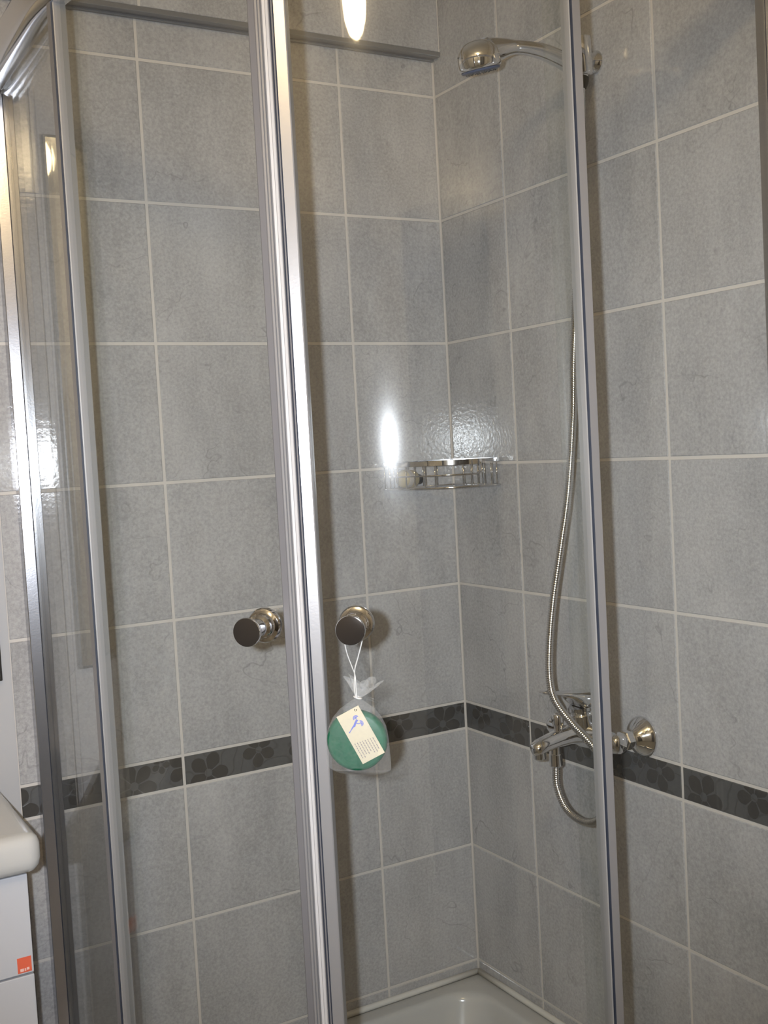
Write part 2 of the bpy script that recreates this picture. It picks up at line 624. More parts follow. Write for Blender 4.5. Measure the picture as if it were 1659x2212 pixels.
# wooden door in the back wall, behind the photographer
bm = bmesh.new()
box(bm, -1.45, -0.60, YB, YB + 0.04, 0.0, 2.02, 0.004)
door = tag(finish('door_1', bm, 'door_wood'), 'dark wooden door', kind='structure')
bm = bmesh.new()
for x0, x1, z0, z1 in ((-1.51, -1.45, 0, 2.08), (-0.60, -0.54, 0, 2.08), (-1.51, -0.54, 2.02, 2.08)):
    box(bm, x0, x1, YB, YB + 0.05, z0, z1, 0.004)
finish('door_frame', bm, 'door_wood', door)
bm = bmesh.new()
lathe(bm, (-0.67, YB + 0.04, 1.02), (0, 1, 0), [(0, 0.025), (0.008, 0.025), (0.010, 0.009), (0.045, 0.009)], 20)
tube(bm, [(-0.67, YB + 0.082, 1.02), (-0.72, YB + 0.084, 1.02), (-0.78, YB + 0.082, 1.018)], 0.009, 12)
finish('door_handle', bm, 'chrome', door, True, 40)

# ------------------------------------------------------------------ shower tray
S, R = 0.885, 0.55
C0 = -(S - R)
RIM = ZB - 0.585


def tray_outline2(inset, rc, z):
    s = 0.905
    r = R + (s - S) - inset
    pts = []
    for i in range(13):
        a = PI / 2 * i / 12
        pts.append((-inset - rc + rc * math.sin(a), -inset - rc + rc * math.cos(a), z))
    rf = min(rc, 0.06)
    for i in range(9):                          # right front corner
        a = PI / 2 * i / 8
        pts.append((-inset - rf + rf * math.cos(a), -(s - inset) + rf - rf * math.sin(a), z))
    for i in range(1, 32):
        a = PI / 2 * (1 - i / 32)
        pts.append((C0 - r * math.cos(a), C0 - r * math.sin(a), z))
    for i in range(9):
        a = PI / 2 * i / 8
        pts.append((-(s - inset) + rf - rf * math.cos(a), -inset - rf + rf * math.sin(a), z))
    return pts


bm = bmesh.new()
tr = [tray_outline2(0.002, 0.004, 0.0), tray_outline2(0.002, 0.004, RIM - 0.012), tray_outline2(0.004, 0.004, RIM - 0.003),
      tray_outline2(0.012, 0.004, RIM), tray_outline2(0.040, 0.070, RIM + 0.0005), tray_outline2(0.046, 0.074, RIM - 0.001), tray_outline2(0.050, 0.076, RIM - 0.006),
      tray_outline2(0.053, 0.078, RIM - 0.014), tray_outline2(0.060, 0.082, RIM - 0.060), tray_outline2(0.068, 0.088, RIM - 0.078), tray_outline2(0.085, 0.095, RIM - 0.090),
      tray_outline2(0.13, 0.11, RIM - 0.096), tray_outline2(0.20, 0.10, RIM - 0.102)]
loft(bm, tr, True, True)
tray = finish('shower_tray', bm, 'acrylic_white', None, True, 50)
tag(tray, 'white round-fronted shower tray filling the tiled corner', 'shower tray')
bm = bmesh.new()
tube(bm, catmull([(-0.89, -0.003, RIM + 0.004), (-0.5, -0.003, RIM + 0.004), (-0.006, -0.004, RIM + 0.004)], 4), 0.0065, 8)
tube(bm, catmull([(-0.004, -0.006, RIM + 0.004), (-0.003, -0.5, RIM + 0.004), (-0.003, -0.89, RIM + 0.004)], 4), 0.0065, 8)
local(finish('sealant_bead', bm, 'silicone', None, True), tray)

# ------------------------------------------------------------------ glass enclosure
enc = empty('shower_enclosure', (-0.45, -0.45, RIM), 'rounded glass corner shower enclosure with two sliding doors and aluminium frame', 'shower enclosure')
ZG0, ZG1 = RIM + 0.020, ZB + 1.160
RAIL0, RAIL1 = ZB + 1.152, ZB + 1.214


def arcp(deg, r=R):
    a = math.radians(deg)
    return (C0 - r * math.cos(a), C0 - r * math.sin(a))


def fixed_pts(r, n=6, tend=11.0):
    """centre line of the left fixed pane: straight from the wall, then the first degrees of the bend"""
    x = C0 - r
    return [(x, -0.028), (x, -0.12), (x, -0.22)] + [arcp(tend * i / n, r) for i in range(n + 1)]


def slab(path_in, path_out):
    return path_in + path_out[::-1]


def mirror_xy(pts):
    return [(y, x) for x, y in pts][::-1]


RF = 0.530
# fixed panes
left_poly = slab(fixed_pts(RF - 0.0025), fixed_pts(RF + 0.0025))
bm = bmesh.new()
extrude_z(bm, left_poly, ZG0, ZG1)
pane_l = local(finish('fixed_pane', bm, 'clear_glass', None, True, 30), enc)
bm = bmesh.new()
extrude_z(bm, mirror_xy(slab(fixed_pts(RF - 0.0025, tend=8.0), fixed_pts(RF + 0.0025, tend=8.0))), ZG0, ZG1)
pane_r = local(finish('fixed_pane', bm, 'clear_glass', None, True, 30), enc)


def poly_frame(deg, pts, r=R):
    """cross-section points (t, n): t along increasing angle (m), n outwards (m), about the arc point at deg"""
    a = math.radians(deg)
    px, py = arcp(deg, r)
    nx, ny = -math.cos(a), -math.sin(a)
    tx, ty = math.sin(a), -math.cos(a)
    return [(px + tx * t + nx * n, py + ty * t + ny * n) for t, n in pts]


# wall profiles: two satin faces with a groove between them, its shade painted near-black
def wall_profile(mir):
    poly = [(-0.8855, -0.0005), (-0.8855, -0.0230), (-0.8845, -0.0240), (-0.8680, -0.0270), (-0.8676, -0.0240), (-0.8662, -0.0240), (-0.8658, -0.0257),
            (-0.8515, -0.0282), (-0.8505, -0.0270), (-0.8505, -0.0005)]
    if mir:
        poly = mirror_xy(poly)
    bm = bmesh.new()
    mats = [1 if i in (3, 4, 5) else 0 for i in range(len(poly))]
    extrude_z(bm, poly, RIM + 0.004, RAIL0 + 0.004, mats[:-1][::-1] + [0] if mir else mats)
    return local(finish('wall_profile', bm, ['satin_aluminium', 'groove_shade']), enc)


wall_profile(False)
wall_profile(True)


def sweep(bm, path, sec, mat=0):
    """path: (x, y) points; sec: (n outwards, z) points of the section"""
    n = len(path)
    rings = []
    for i in range(n):
        a = Vector(path[max(i - 1, 0)])
        c = Vector(path[min(i + 1, n - 1)])
        t = (c - a).normalized()
        nn = Vector((t.y, -t.x)) if False else Vector((-t.y, t.x))
        # outwards = away from the shower corner
        if nn.dot(Vector(path[i]) - Vector((C0 + 0.2, C0 + 0.2))) < 0:
            nn = -nn
        rings.append([bm.verts.new((path[i][0] + nn.x * q, path[i][1] + nn.y * q, z)) for q, z in sec])
    m = len(sec)
    for a, c in zip(rings[:-1], rings[1:]):
        for k in range(m):
            j = (k + 1) % m
            bm.faces.new((a[k], a[j], c[j], c[k])).material_index = mat
    bm.faces.new(rings[0])
    bm.faces.new(rings[-1])


def full_path(r, y0=-0.001):
    x = C0 - r
    half = [(x, y0), (x, -0.1), (x, -0.2), (x, -0.3)]
    return half + [arcp(90 * i / 40, r) for i in range(41)] + mirror_xy(half)


def rr(cx, cz, hw, hh, rad, n=6):
    pts = []
    for sx, sz, a0 in ((1, 1, 0), (-1, 1, 90), (-1, -1, 180), (1, -1, 270)):
        for i in range(n + 1):
            a = math.radians(a0 + 90 * i / n)
            pts.append((cx + sx * (hw - rad) + rad * math.cos(a), cz + sz * (hh - rad) + rad * math.sin(a)))
    return pts


bm = bmesh.new()
sweep(bm, full_path(R), rr(0, (RAIL0 + RAIL1) / 2, 0.021, (RAIL1 - RAIL0) / 2, 0.018))
local(finish('top_rail', bm, 'rail_chrome', None, True, 60), enc)
bm = bmesh.new()
sweep(bm, full_path(R - 0.008), rr(0, RIM + 0.0125, 0.018, 0.0115, 0.006, 4))
local(finish('bottom_rail', bm, 'satin_aluminium', None, True, 60), enc)

MID = 46.35


def arc_slab(d0, d1, r, th, n):
    return [arcp(d0 + (d1 - d0) * i / n, r - th / 2) for i in range(n + 1)] + [arcp(d1 - (d1 - d0) * i / n, r + th / 2) for i in range(n + 1)]


def sliding_door(left):
    d0, d1 = (9.6, MID - 0.9) if left else (MID + 0.9, 84.6)
    bm = bmesh.new()
    extrude_z(bm, arc_slab(d0, d1, R, 0.005, 28), RIM + 0.028, RAIL0 + 0.010)
    dr = local(finish('sliding_door', bm, 'clear_glass', None, True, 30), enc)
    dr['label'] = 'curved clear glass sliding door, ' + ('nearer the washbasin' if left else 'nearer the mixer tap')

    def add(name, bm, mat, smooth=False, ang=40):
        o = finish(name, bm, mat, None, smooth, ang)
        o.parent = dr
        return o
    z0, z1 = RIM + 0.026, RAIL0 + 0.006
    # outer end stile: deep satin profile, groove on its front corner with shade put into its colour
    sg = -1 if left else 1
    sec = [(0.0, -0.010), (0.0, 0.0065), (0.0010, 0.0080), (0.0030, 0.0075), (0.0035, 0.0100), (0.0145, 0.0100), (0.0155, 0.009), (0.0155, -0.010)]
    mats = [0, 0, 1, 1, 2, 2, 2, 0]
    pts = poly_frame(10.2 if left else 84.0, [(sg * t, n) for t, n in sec])
    bm = bmesh.new()
    extrude_z(bm, pts, z0, z1, mats)
    add('end_stile', bm, ['matte_aluminium', 'groove_shade', 'satin_aluminium_stile'])
    # meeting stile: ribbed profile beside the magnetic strip
    s2 = -1 if left else 1
    if left:
        sec = [(0.0040, -0.008), (0.0040, 0.0075), (0.0052, 0.0085), (0.0060, 0.0070), (0.0068, 0.0085), (0.0090, 0.0085), (0.0098, 0.0068), (0.0106, 0.0082),
               (0.0128, 0.0082), (0.0134, 0.0066), (0.0142, 0.0066), (0.0150, 0.0060), (0.0225, 0.0050), (0.0235, 0.0040), (0.0235, -0.008)]
        mats = [0, 0, 1, 0, 0, 1, 0, 0, 1, 2, 2, 2, 2, 2, 0]
    else:
        sec = [(0.0040, -0.008), (0.0040, 0.0070), (0.0052, 0.0085), (0.0060, 0.0072), (0.0068, 0.0085), (0.0085, 0.0085), (0.0093, 0.0070), (0.0101, 0.0085),
               (0.0220, 0.0056), (0.0232, 0.0046), (0.0232, -0.008)]
        mats = [2, 2, 1, 2, 2, 1, 0, 0, 0, 0, 0]
    pts = poly_frame(MID, [(s2 * t, n) for t, n in sec])
    bm = bmesh.new()
    extrude_z(bm, pts, z0, z1, mats)
    add('meeting_stile', bm, ['satin_aluminium_stile', 'groove_shade', 'clear_seal'])
    # magnetic closing strip (half on each door)
    pts = poly_frame(MID, [(s2 * 0.0002, -0.005), (s2 * 0.0002, 0.0092), (s2 * 0.0034, 0.0096), (s2 * 0.0039, 0.0085), (s2 * 0.0039, -0.005)])
    bm = bmesh.new()
    extrude_z(bm, pts, z0, z1)
    add('magnetic_strip', bm, 'white_seal')
    # knob: flange, waisted stem, flat cap with the dark reflection put into its face colour
    deg = 41.46 if left else 53.25
    a = math.radians(deg)
    nrm = Vector((-math.cos(a), -math.sin(a), 0))
    px, py = arcp(deg, R + 0.0025)
    bm = bmesh.new()
    lathe(bm, (px, py, ZB + 0.335), nrm, [(0, 0.0205), (0.003, 0.0215), (0.007, 0.0215), (0.0095, 0.0200), (0.0110, 0.0170), (0.0125, 0.0155), (0.022, 0.0150),
                                          (0.024, 0.0135), (0.026, 0.0115), (0.046, 0.0110), (0.049, 0.0140), (0.051, 0.0168), (0.0535, 0.0175), (0.0560, 0.0175),
                                          (0.0575, 0.0168), (0.0578, 0.0155, 1), (0.0578, 0.001, 1)], 40)
    add('knob', bm, ['chrome', 'knob_face'], True, 30)
    bm = bmesh.new()
    pxi, pyi = arcp(deg, R - 0.0025)
    lathe(bm, (pxi, pyi, ZB + 0.335), -nrm, [(0, 0.012), (0.004, 0.012), (0.005, 0.011), (0.005, 0.002)], 24)
    add('fixing_disc', bm, 'chrome', True, 30)
    return dr


sliding_door(True)
sliding_door(False)

# ------------------------------------------------------------------ bath mixer on the right wall
MY, MZ = -0.4627, ZB + 0.0314
mix = empty('shower_mixer', (0, MY, MZ), 'chrome wall-mounted bath mixer tap over the dark border', 'mixer tap')


def mpart(name, bm, mat='chrome', ang=35):
    return local(finish(name, bm, mat, None, True, ang), mix)


for sy in (-1, 1):
    y = MY + sy * 0.075
    bm = bmesh.new()
    lathe(bm, (-0.0005, y, MZ), (-1, 0, 0), [(0, 0.0345), (0.002, 0.0352), (0.005, 0.0345), (0.010, 0.0310), (0.017, 0.0245), (0.023, 0.0190), (0.028, 0.0160), (0.031, 0.0150)], 48)
    mpart('wall_flange', bm)
    bm = bmesh.new()
    lathe(bm, (-0.031, y, MZ), (-1, 0, 0), [(0, 0.0150), (0.0015, 0.0168), (0.0125, 0.0168), (0.014, 0.0150)], 6)
    mpart('union_nut', bm, ang=20)
bm = bmesh.new()
lathe(bm, (-0.062, MY - 0.094, MZ), (0, 1, 0), [(0, 0.006), (0.002, 0.012), (0.006, 0.0165), (0.014, 0.0185), (0.05, 0.0200), (0.094, 0.0235), (0.138, 0.0200), (0.174, 0.0185), (0.182, 0.0165), (0.186, 0.012), (0.188, 0.006)], 36)
for sy in (-1, 1):
    lathe(bm, (-0.044, MY + sy * 0.075, MZ), (-1, 0, 0), [(0, 0.013), (0.012, 0.0135)], 24)
mpart('body', bm)
bm = bmesh.new()
lathe(bm, (-0.066, MY, MZ), (-0.12, 0, 1), [(0, 0.0225), (0.03, 0.0225), (0.038, 0.0235), (0.041, 0.0215), (0.044, 0.0215), (0.046, 0.0235), (0.052, 0.0235)], 36)
mpart('cartridge_barrel', bm)
bm = bmesh.new()
# lever: domed cap with a thin paddle rising outwards
sec = []
for x, z, hw, up, dn in ((-0.044, 0.086, 0.012, 0.006, 0.004), (-0.050, 0.089, 0.021, 0.013, 0.010), (-0.062, 0.090, 0.0245, 0.018, 0.012), (-0.078, 0.091, 0.0245, 0.019, 0.012),
                         (-0.090, 0.096, 0.022, 0.015, 0.006), (-0.100, 0.103, 0.0175, 0.009, 0.003), (-0.115, 0.109, 0.0135, 0.0045, 0.0025), (-0.135, 0.1145, 0.0125, 0.0030, 0.0022),
                         (-0.148, 0.1175, 0.0115, 0.0025, 0.0020), (-0.154, 0.1185, 0.007, 0.0018, 0.0015)):
    ring = []
    for i in range(20):
        a = 2 * PI * i / 20
        zz = math.sin(a)
        ring.append((x, MY + hw * math.copysign(abs(math.cos(a)) ** 0.7, math.cos(a)), ZB + z + (up if zz > 0 else dn) * math.copysign(abs(zz) ** 0.75, zz)))
    sec.append(ring)
loft(bm, sec, True, True)
mpart('lever', bm, ang=60)
bm = bmesh.new()
sec = []
for x, z, hw, hh in ((-0.058, 0.033, 0.021, 0.020), (-0.080, 0.036, 0.0195, 0.0185), (-0.100, 0.0370, 0.0180, 0.0165), (-0.125, 0.0345, 0.0165, 0.0150), (-0.150, 0.0300, 0.0150, 0.0140),
                     (-0.166, 0.0265, 0.0145, 0.0138), (-0.174, 0.0250, 0.0115, 0.0112), (-0.178, 0.0245, 0.006, 0.006)):
    ring = []
    for i in range(20):
        a = 2 * PI * i / 20
        ring.append((x, MY + hw * math.cos(a), ZB + z + hh * math.sin(a)))
    sec.append(ring)
loft(bm, sec, True, True)
mpart('spout', bm, ang=60)
bm = bmesh.new()
lathe(bm, (-0.163, MY, ZB + 0.018), (0, 0, -1), [(0, 0.0110), (0.010, 0.0110), (0.012, 0.0095)], 24)
mpart('aerator', bm)
bm = bmesh.new()
lathe(bm, (-0.122, MY, ZB + 0.046), (0, 0, 1), [(0, 0.0070), (0.012, 0.0070), (0.013, 0.0100), (0.027, 0.0108), (0.030, 0.0095), (0.031, 0.006)], 24)
mpart('diverter_knob', bm)
bm = bmesh.new()
lathe(bm, (-0.130, MY, ZB + 0.026), (0, 0, -1), [(0, 0.0105), (0.016, 0.0105), (0.017, 0.0115), (0.036, 0.0115), (0.038, 0.0095)], 24)
mpart('hose_outlet', bm)

# ------------------------------------------------------------------ hand shower, holder, hose
HY = -0.500
hold = empty('shower_holder', (0, HY, ZB + 1.16), 'small chrome wall bracket holding the hand shower', 'shower holder')
bm = bmesh.new()
lathe(bm, (-0.0005, HY + 0.008, ZB + 1.163), (-1, 0, 0), [(0, 0.018), (0.003, 0.019), (0.007, 0.0175), (0.012, 0.014), (0.026, 0.0120)], 36)
local(finish('wall_disc', bm, 'chrome', None, True, 35), hold)
SOC = Vector((-0.0370, HY, ZB + 1.1340))
bm = bmesh.new()
lathe(bm, SOC, (-0.10, 0, 1), [(0, 0.0130), (0.001, 0.0150), (0.004, 0.0170), (0.056, 0.0195), (0.0600, 0.0190), (0.061, 0.0160)], 32)
local(finish('socket', bm, 'chrome', None, True, 35), hold)

hs = empty('hand_shower', (-0.045, HY, ZB + 1.13), 'chrome hand shower with curved handle and round head', 'hand shower')
bm = bmesh.new()
hp = catmull([(-0.039, HY, ZB + 1.1285), (-0.046, HY, ZB + 1.1440), (-0.066, HY, ZB + 1.1500), (-0.095, HY, ZB + 1.1580), (-0.125, HY, ZB + 1.1635), (-0.157, HY, ZB + 1.1645), (-0.187, HY, ZB + 1.1610), (-0.212, HY, ZB + 1.1540), (-0.228, HY, ZB + 1.1470)], 5)
n = len(hp)
rad = []
for i in range(n):
    t = i / (n - 1)
    rad.append(0.0105 + 0.0042 * min(1, t * 5) - 0.0095 * max(0, min(0.62, t) - 0.22) + 0.045 * max(0, t - 0.70))
tube(bm, hp, rad, 24)
local(finish('handle', bm, 'chrome', None, True, 50), hs)
# head: domed shell tilted a little outwards, rim, and spray face looking down
hc = Vector((-0.2435, HY, ZB + 1.1215))
ax = Vector((-0.27, -0.13, 1.0)).normalized()
bm = bmesh.new()
lathe(bm, hc, ax, [(-0.002, 0.0290), (0, 0.0325), (0.004, 0.0340), (0.014, 0.0340), (0.021, 0.0328), (0.028, 0.0300), (0.034, 0.0255), (0.0385, 0.019), (0.041, 0.011), (0.042, 0.002)], 40)
local(finish('head_shell', bm, 'chrome', None, True, 50), hs)
bm = bmesh.new()
lathe(bm, hc, -ax, [(0.0015, 0.0310), (0.0040, 0.0302), (0.0055, 0.0265), (0.0060, 0.004)], 40)
face = local(finish('spray_face', bm, 'spray_face', None, True, 40), hs)
bm = bmesh.new()
d, u, v = frame(ax)
for rr_, nn_ in ((0.008, 6), (0.016, 12), (0.023, 16)):
    for i in range(nn_):
        a = 2 * PI * i / nn_
        lathe(bm, hc + (u * math.cos(a) + v * math.sin(a)) * rr_ - d * 0.0056, -d, [(0, 0.0011), (0.0015, 0.0008)], 6)
nz_ = finish('spray_nozzles', bm, 'black_rubber')
nz_.parent = face
bm = bmesh.new()
lathe(bm, (-0.039, HY, ZB + 1.1325), (-0.2, -0.05, -1), [(0, 0.0095), (0.002, 0.0120), (0.012, 0.0115), (0.020, 0.0085)], 20)
local(finish('hose_nut', bm, 'black_rubber', None, True, 40), hs)

HOSE = [(-0.0425, -0.5008, 1.1150), (-0.0458, -0.5032, 1.0900), (-0.048, -0.5044, 1.0601), (-0.051, -0.5034, 0.9926), (-0.055, -0.4984, 0.9181), (-0.062, -0.4919, 0.8052), (-0.075, -0.4919, 0.683),
        (-0.09, -0.5001, 0.5756), (-0.108, -0.5015, 0.4542), (-0.126, -0.498, 0.3636), (-0.141, -0.4895, 0.2722), (-0.155, -0.4918, 0.1971), (-0.1635, -0.4999, 0.1456), (-0.169, -0.5189, 0.1151),
        (-0.168, -0.5564, 0.0861), (-0.165, -0.5961, 0.0613), (-0.16, -0.6262, 0.03), (-0.15, -0.6182, -0.0178), (-0.14, -0.5817, -0.0688), (-0.137, -0.5386, -0.0862), (-0.132, -0.4895, -0.079),
        (-0.13, -0.4636, -0.0477), (-0.13, MY, -0.0123)]
hpath = resample(catmull([(x, y, z + ZB) for x, y, z in HOSE], 24), 0.00095)
hr = [0.0070, 0.00665, 0.0056, 0.00665]
bm = bmesh.new()
tube(bm, hpath, [hr[i % 4] for i in range(len(hpath))], 12)
hose = finish('shower_hose', bm, 'hose_chrome', None, True)
tag(hose, 'ribbed metal shower hose running down from hand shower and looping into the mixer', 'hose')

# ------------------------------------------------------------------ wire corner basket
BZ0, BZ1 = ZB + 0.4580, ZB + 0.5110
BL = 0.174
bas = empty('corner_basket', (-0.07, -0.07, BZ0), 'chrome wire soap basket hung in the tiled corner', 'soap basket')


def front(t, bulge=0.050, l=BL):
    """front curve from the left wall end (t=0) to the right wall end (t=1)"""
    a = Vector((-l, -0.008))
    c = Vector((-0.008, -l))
    pt = a.lerp(c, t)
    k = 1 - (2 * t - 1) ** 2
    nn = Vector((-1, -1)).normalized()
    return pt + nn * bulge * (k ** 0.85)


def wire(path, r, name='wire', seg=8, closed=False):
    bm = bmesh.new()
    tube(bm, path, r, seg, closed)
    return local(finish(name, bm, 'chrome', None, True), bas)


fr = [front(i / 28) for i in range(29)]
loop = [(p.x, p.y) for p in fr] + [(-0.006, -BL * f) for f in (0.9, 0.6, 0.3, 0.06)] + [(-BL * f, -0.006) for f in (0.06, 0.3, 0.6, 0.9)]
# top rim: flat band
bm = bmesh.new()
sec_h, sec_t = 0.0048, 0.0013
n = len(loop)
rings = []
for i in range(n):
    t = (Vector(loop[(i + 1) % n]) - Vector(loop[i - 1])).normalized()
    nn = Vector((t.y, -t.x))
    x, y = loop[i]
    rings.append([bm.verts.new((x + nn.x * q, y + nn.y * q, z)) for q, z in ((-sec_t, BZ1 - 2 * sec_h), (sec_t, BZ1 - 2 * sec_h), (sec_t, BZ1), (-sec_t, BZ1))])
for i in range(n):
    a, c = rings[i], rings[(i + 1) % n]
    for k in range(4):
        j = (k + 1) % 4
        bm.faces.new((a[k], a[j], c[j], c[k]))
local(finish('top_rim', bm, 'chrome', None, True, 40), bas)
wire([(x, y, BZ0) for x, y in loop], 0.0021, 'bottom_rim', closed=True)
ups = [front(t) for t in (0.02, 0.08, 0.16, 0.24, 0.32, 0.41, 0.50, 0.73, 0.79, 0.84, 0.89, 0.94, 0.98)]
for q in ups:
    wire([(q.x, q.y, BZ0), (q.x, q.y, BZ1 - 0.003)], 0.0013, 'upright_wire', 6)
for f in (0.25, 0.45, 0.65, 0.85):
    wire([(-0.006, -BL * f, BZ0), (-0.006, -BL * f, BZ1 - 0.003)], 0.0013, 'upright_wire', 6)
    wire([(-BL * f, -0.006, BZ0), (-BL * f, -0.006, BZ1 - 0.003)], 0.0013, 'upright_wire', 6)
for k in range(1, 9):
    t = k / 9
    q = front(t)
    # floor wires run from the front curve back to the walls
    e = (-0.006, q.y) if t > 0.5 else (q.x, -0.006)
    wire([(q.x, q.y, BZ0), (e[0], e[1], BZ0)], 0.0013, 'floor_wire', 6)
gp = [front(0.07 + 0.80 * i / 20, 0.056) for i in range(21)]
gpath = [(gp[0].x, gp[0].y, BZ1 - 0.006), (gp[0].x, gp[0].y, BZ0 + 0.030)] + [(q.x, q.y, BZ0 + 0.0245) for q in gp[1:-1]] + [(gp[-1].x, gp[-1].y, BZ0 + 0.030), (gp[-1].x, gp[-1].y, BZ1 - 0.006)]
wire(gpath, 0.0016, 'guard_wire', 8)

# small bottle lying in the basket
bt = empty('toiletry_bottle', (-0.13, -0.03, BZ0 + 0.002), 'small cream bottle with a black cap lying in the wire basket', 'bottle')
b0 = Vector((-0.1570, -0.0455, BZ0 + 0.0205))
bd = Vector((0.046, 0.014, -0.0035)).normalized()
bm = bmesh.new()
lathe(bm, b0, bd, [(0, 0.004), (0.001, 0.010), (0.004, 0.0155), (0.009, 0.0180, 0), (0.022, 0.0182, 1), (0.036, 0.0178, 0), (0.043, 0.014, 0), (0.046, 0.009, 0)], 32)
local(finish('bottle_body', bm, ['bottle_cream', 'bottle_label'], None, True, 50), bt)
bm = bmesh.new()
lathe(bm, b0 + bd * 0.045, bd, [(0, 0.0095), (0.001, 0.0102), (0.013, 0.0100), (0.0145, 0.0085)], 24)
local(finish('bottle_cap', bm, 'cap_black', None, True, 40), bt)

# ------------------------------------------------------------------ soap in a gauze bag on the right-hand knob
ka = math.radians(53.25)
KN = Vector((-math.cos(ka), -math.sin(ka), 0))            # out of the door
KT = Vector((math.sin(ka), -math.cos(ka), 0))             # to the right as seen from outside
KZ = Vector((0, 0, 1))
kx, ky = arcp(53.25, R + 0.0025)
KO = Vector((kx, ky, ZB + 0.335))


def kp(t, n, z):
    return KO + KT * t + KN * n + KZ * z


BAGN = 0.030                                                # distance of the bag's middle from the glass
bag = empty('soap_bag', kp(0.003, BAGN, -0.18), 'sheer white gauze gift bag hanging from the door knob by a ribbon', 'gift bag')
NK = -0.0835                                                # height of the gathered neck below the knob
prof = [(NK + 0.001, 0.0030, 0.0030), (NK - 0.001, 0.0034, 0.0034), (NK - 0.006, 0.0110, 0.0055), (NK - 0.013, 0.0205, 0.0080), (NK - 0.023, 0.0290, 0.0105), (NK - 0.035, 0.0345, 0.0125), (NK - 0.048, 0.0370, 0.0128),
        (NK - 0.060, 0.0376, 0.0125), (NK - 0.069, 0.0380, 0.0115), (NK - 0.076, 0.0384, 0.0085), (NK - 0.0815, 0.0382, 0.0035), (NK - 0.0835, 0.0376, 0.0008)]
bm = bmesh.new()
rings = []
nseg = 40
BC = -0.0030
for k, (z, hw, hd) in enumerate(prof):
    ring = []
    for i in range(nseg):
        a = 2 * PI * i / nseg
        ca, sa = math.cos(a), math.sin(a)
        pl = 1 + 0.10 * math.sin(a * 9 + k * 0.4) * max(0, 1 - k / 7)
        dz = 0
        if k >= len(prof) - 4:
            dz = (-0.010 * (1 - abs(ca) ** 2.5) - 0.006 * max(ca, 0) + 0.002) * (k - len(prof) + 5) / 4
        ring.append(kp(BC + 0.0032 * max(0, 1 - k / 6) + hw * math.copysign(abs(ca) ** 0.8, ca), BAGN + hd * sa * pl, z + dz))
    rings.append(ring)
loft(bm, rings, True, False)
local(finish('pouch', bm, 'organza', None, True), bag)
# gathered frill above the ribbon
bm = bmesh.new()
rings = []
for k, (z, r, ox) in enumerate(((NK, 0.0032, 0.0002), (NK + 0.0025, 0.0055, 0.0020), (NK + 0.008, 0.0110, 0.0050), (NK + 0.014, 0.0150, 0.0070), (NK + 0.019, 0.0178, 0.0078))):
    ring = []
    for i in range(48):
        a = 2 * PI * i / 48
        w_ = 1 + (0.12 * k) * math.sin(a * 5 + 0.6) * 0.9
        ring.append(kp(ox + r * w_ * math.cos(a), BAGN + 0.45 * r * w_ * math.sin(a), z + 0.0012 * k * math.sin(a * 5 + 1.0) - 0.0010 * k * math.cos(a)))
    rings.append(ring)
loft(bm, rings, False, False)
local(finish('frill', bm, 'organza_frill', None, True), bag)
bm = bmesh.new()
# two strands down from the stem, crossing, then one cord to the neck
left_s = catmull([kp(-0.0122, 0.037, 0.002), kp(-0.0108, 0.038, -0.014), kp(-0.0085, 0.037, -0.030), kp(-0.0035, 0.034, -0.048), kp(-0.0012, 0.032, -0.058), kp(-0.0010, BAGN + 0.003, -0.074), kp(-0.0005, BAGN + 0.0042, NK)], 5)
right_s = catmull([kp(0.0122, 0.036, 0.002), kp(0.0105, 0.038, -0.014), kp(0.0050, 0.037, -0.032), kp(-0.0005, 0.0345, -0.048), kp(-0.0018, 0.0325, -0.058), kp(-0.0030, BAGN + 0.0035, -0.072), kp(-0.0015, BAGN + 0.0042, NK)], 5)
top_s = catmull([kp(-0.0122, 0.037, 0.002), kp(-0.009, 0.0365, 0.009), kp(0.0, 0.0363, 0.0122), kp(0.009, 0.0363, 0.009), kp(0.0122, 0.036, 0.002)], 5)
for s in (left_s, right_s, top_s):
    tube(bm, s, 0.0011, 6, flat=(1.3, 0.5))
neck = [kp(0.0002 + 0.0044 * math.cos(2 * PI * i / 20), BAGN + 0.0044 * math.sin(2 * PI * i / 20), NK - 0.0014 * math.cos(2 * PI * i / 20)) for i in range(20)]
tube(bm, neck, 0.0010, 6, closed=True)
local(finish('ribbon', bm, 'ribbon_white', None, True), bag)

# round green soap inside the bag
soap_c = kp(-0.0035, BAGN - 0.0015, -0.1345)
bm = bmesh.new()
lathe(bm, soap_c - KN * 0.0085, KN, [(0, 0.0310), (0.0012, 0.0338), (0.004, 0.0354), (0.0085, 0.0359), (0.013, 0.0354), (0.0158, 0.0338), (0.017, 0.0310)], 56)
soap = finish('soap', bm, 'green_soap', None, True, 40)
tag(soap, 'round green soap inside the sheer gauze bag', 'soap')

# cream card tag in front of the soap
tg = empty('gift_tag', kp(0.008, BAGN + 0.012, -0.155), 'cream paper tag with blue figure and small print in the gauze bag', 'tag')
th = math.radians(26.5)
TX = KT * math.cos(th) + KZ * math.sin(th)                # across the card
TYv = KT * -math.sin(th) + KZ * math.cos(th)              # up the card
TO = kp(0.0025, BAGN + 0.0092, -0.1255)


def cp(u, v, n=0.0):
    return TO + TX * u + TYv * v + KN * n


bm = bmesh.new()
hw, hh = 0.0148, 0.0315
pts = [(-hw, -hh), (hw, -hh), (hw, hh), (-hw, hh)]
loft(bm, [[cp(u, v, 0) for u, v in pts], [cp(u, v, 0.0006) for u, v in pts]], True, True)
local(finish('card', bm, 'card_cream'), tg)


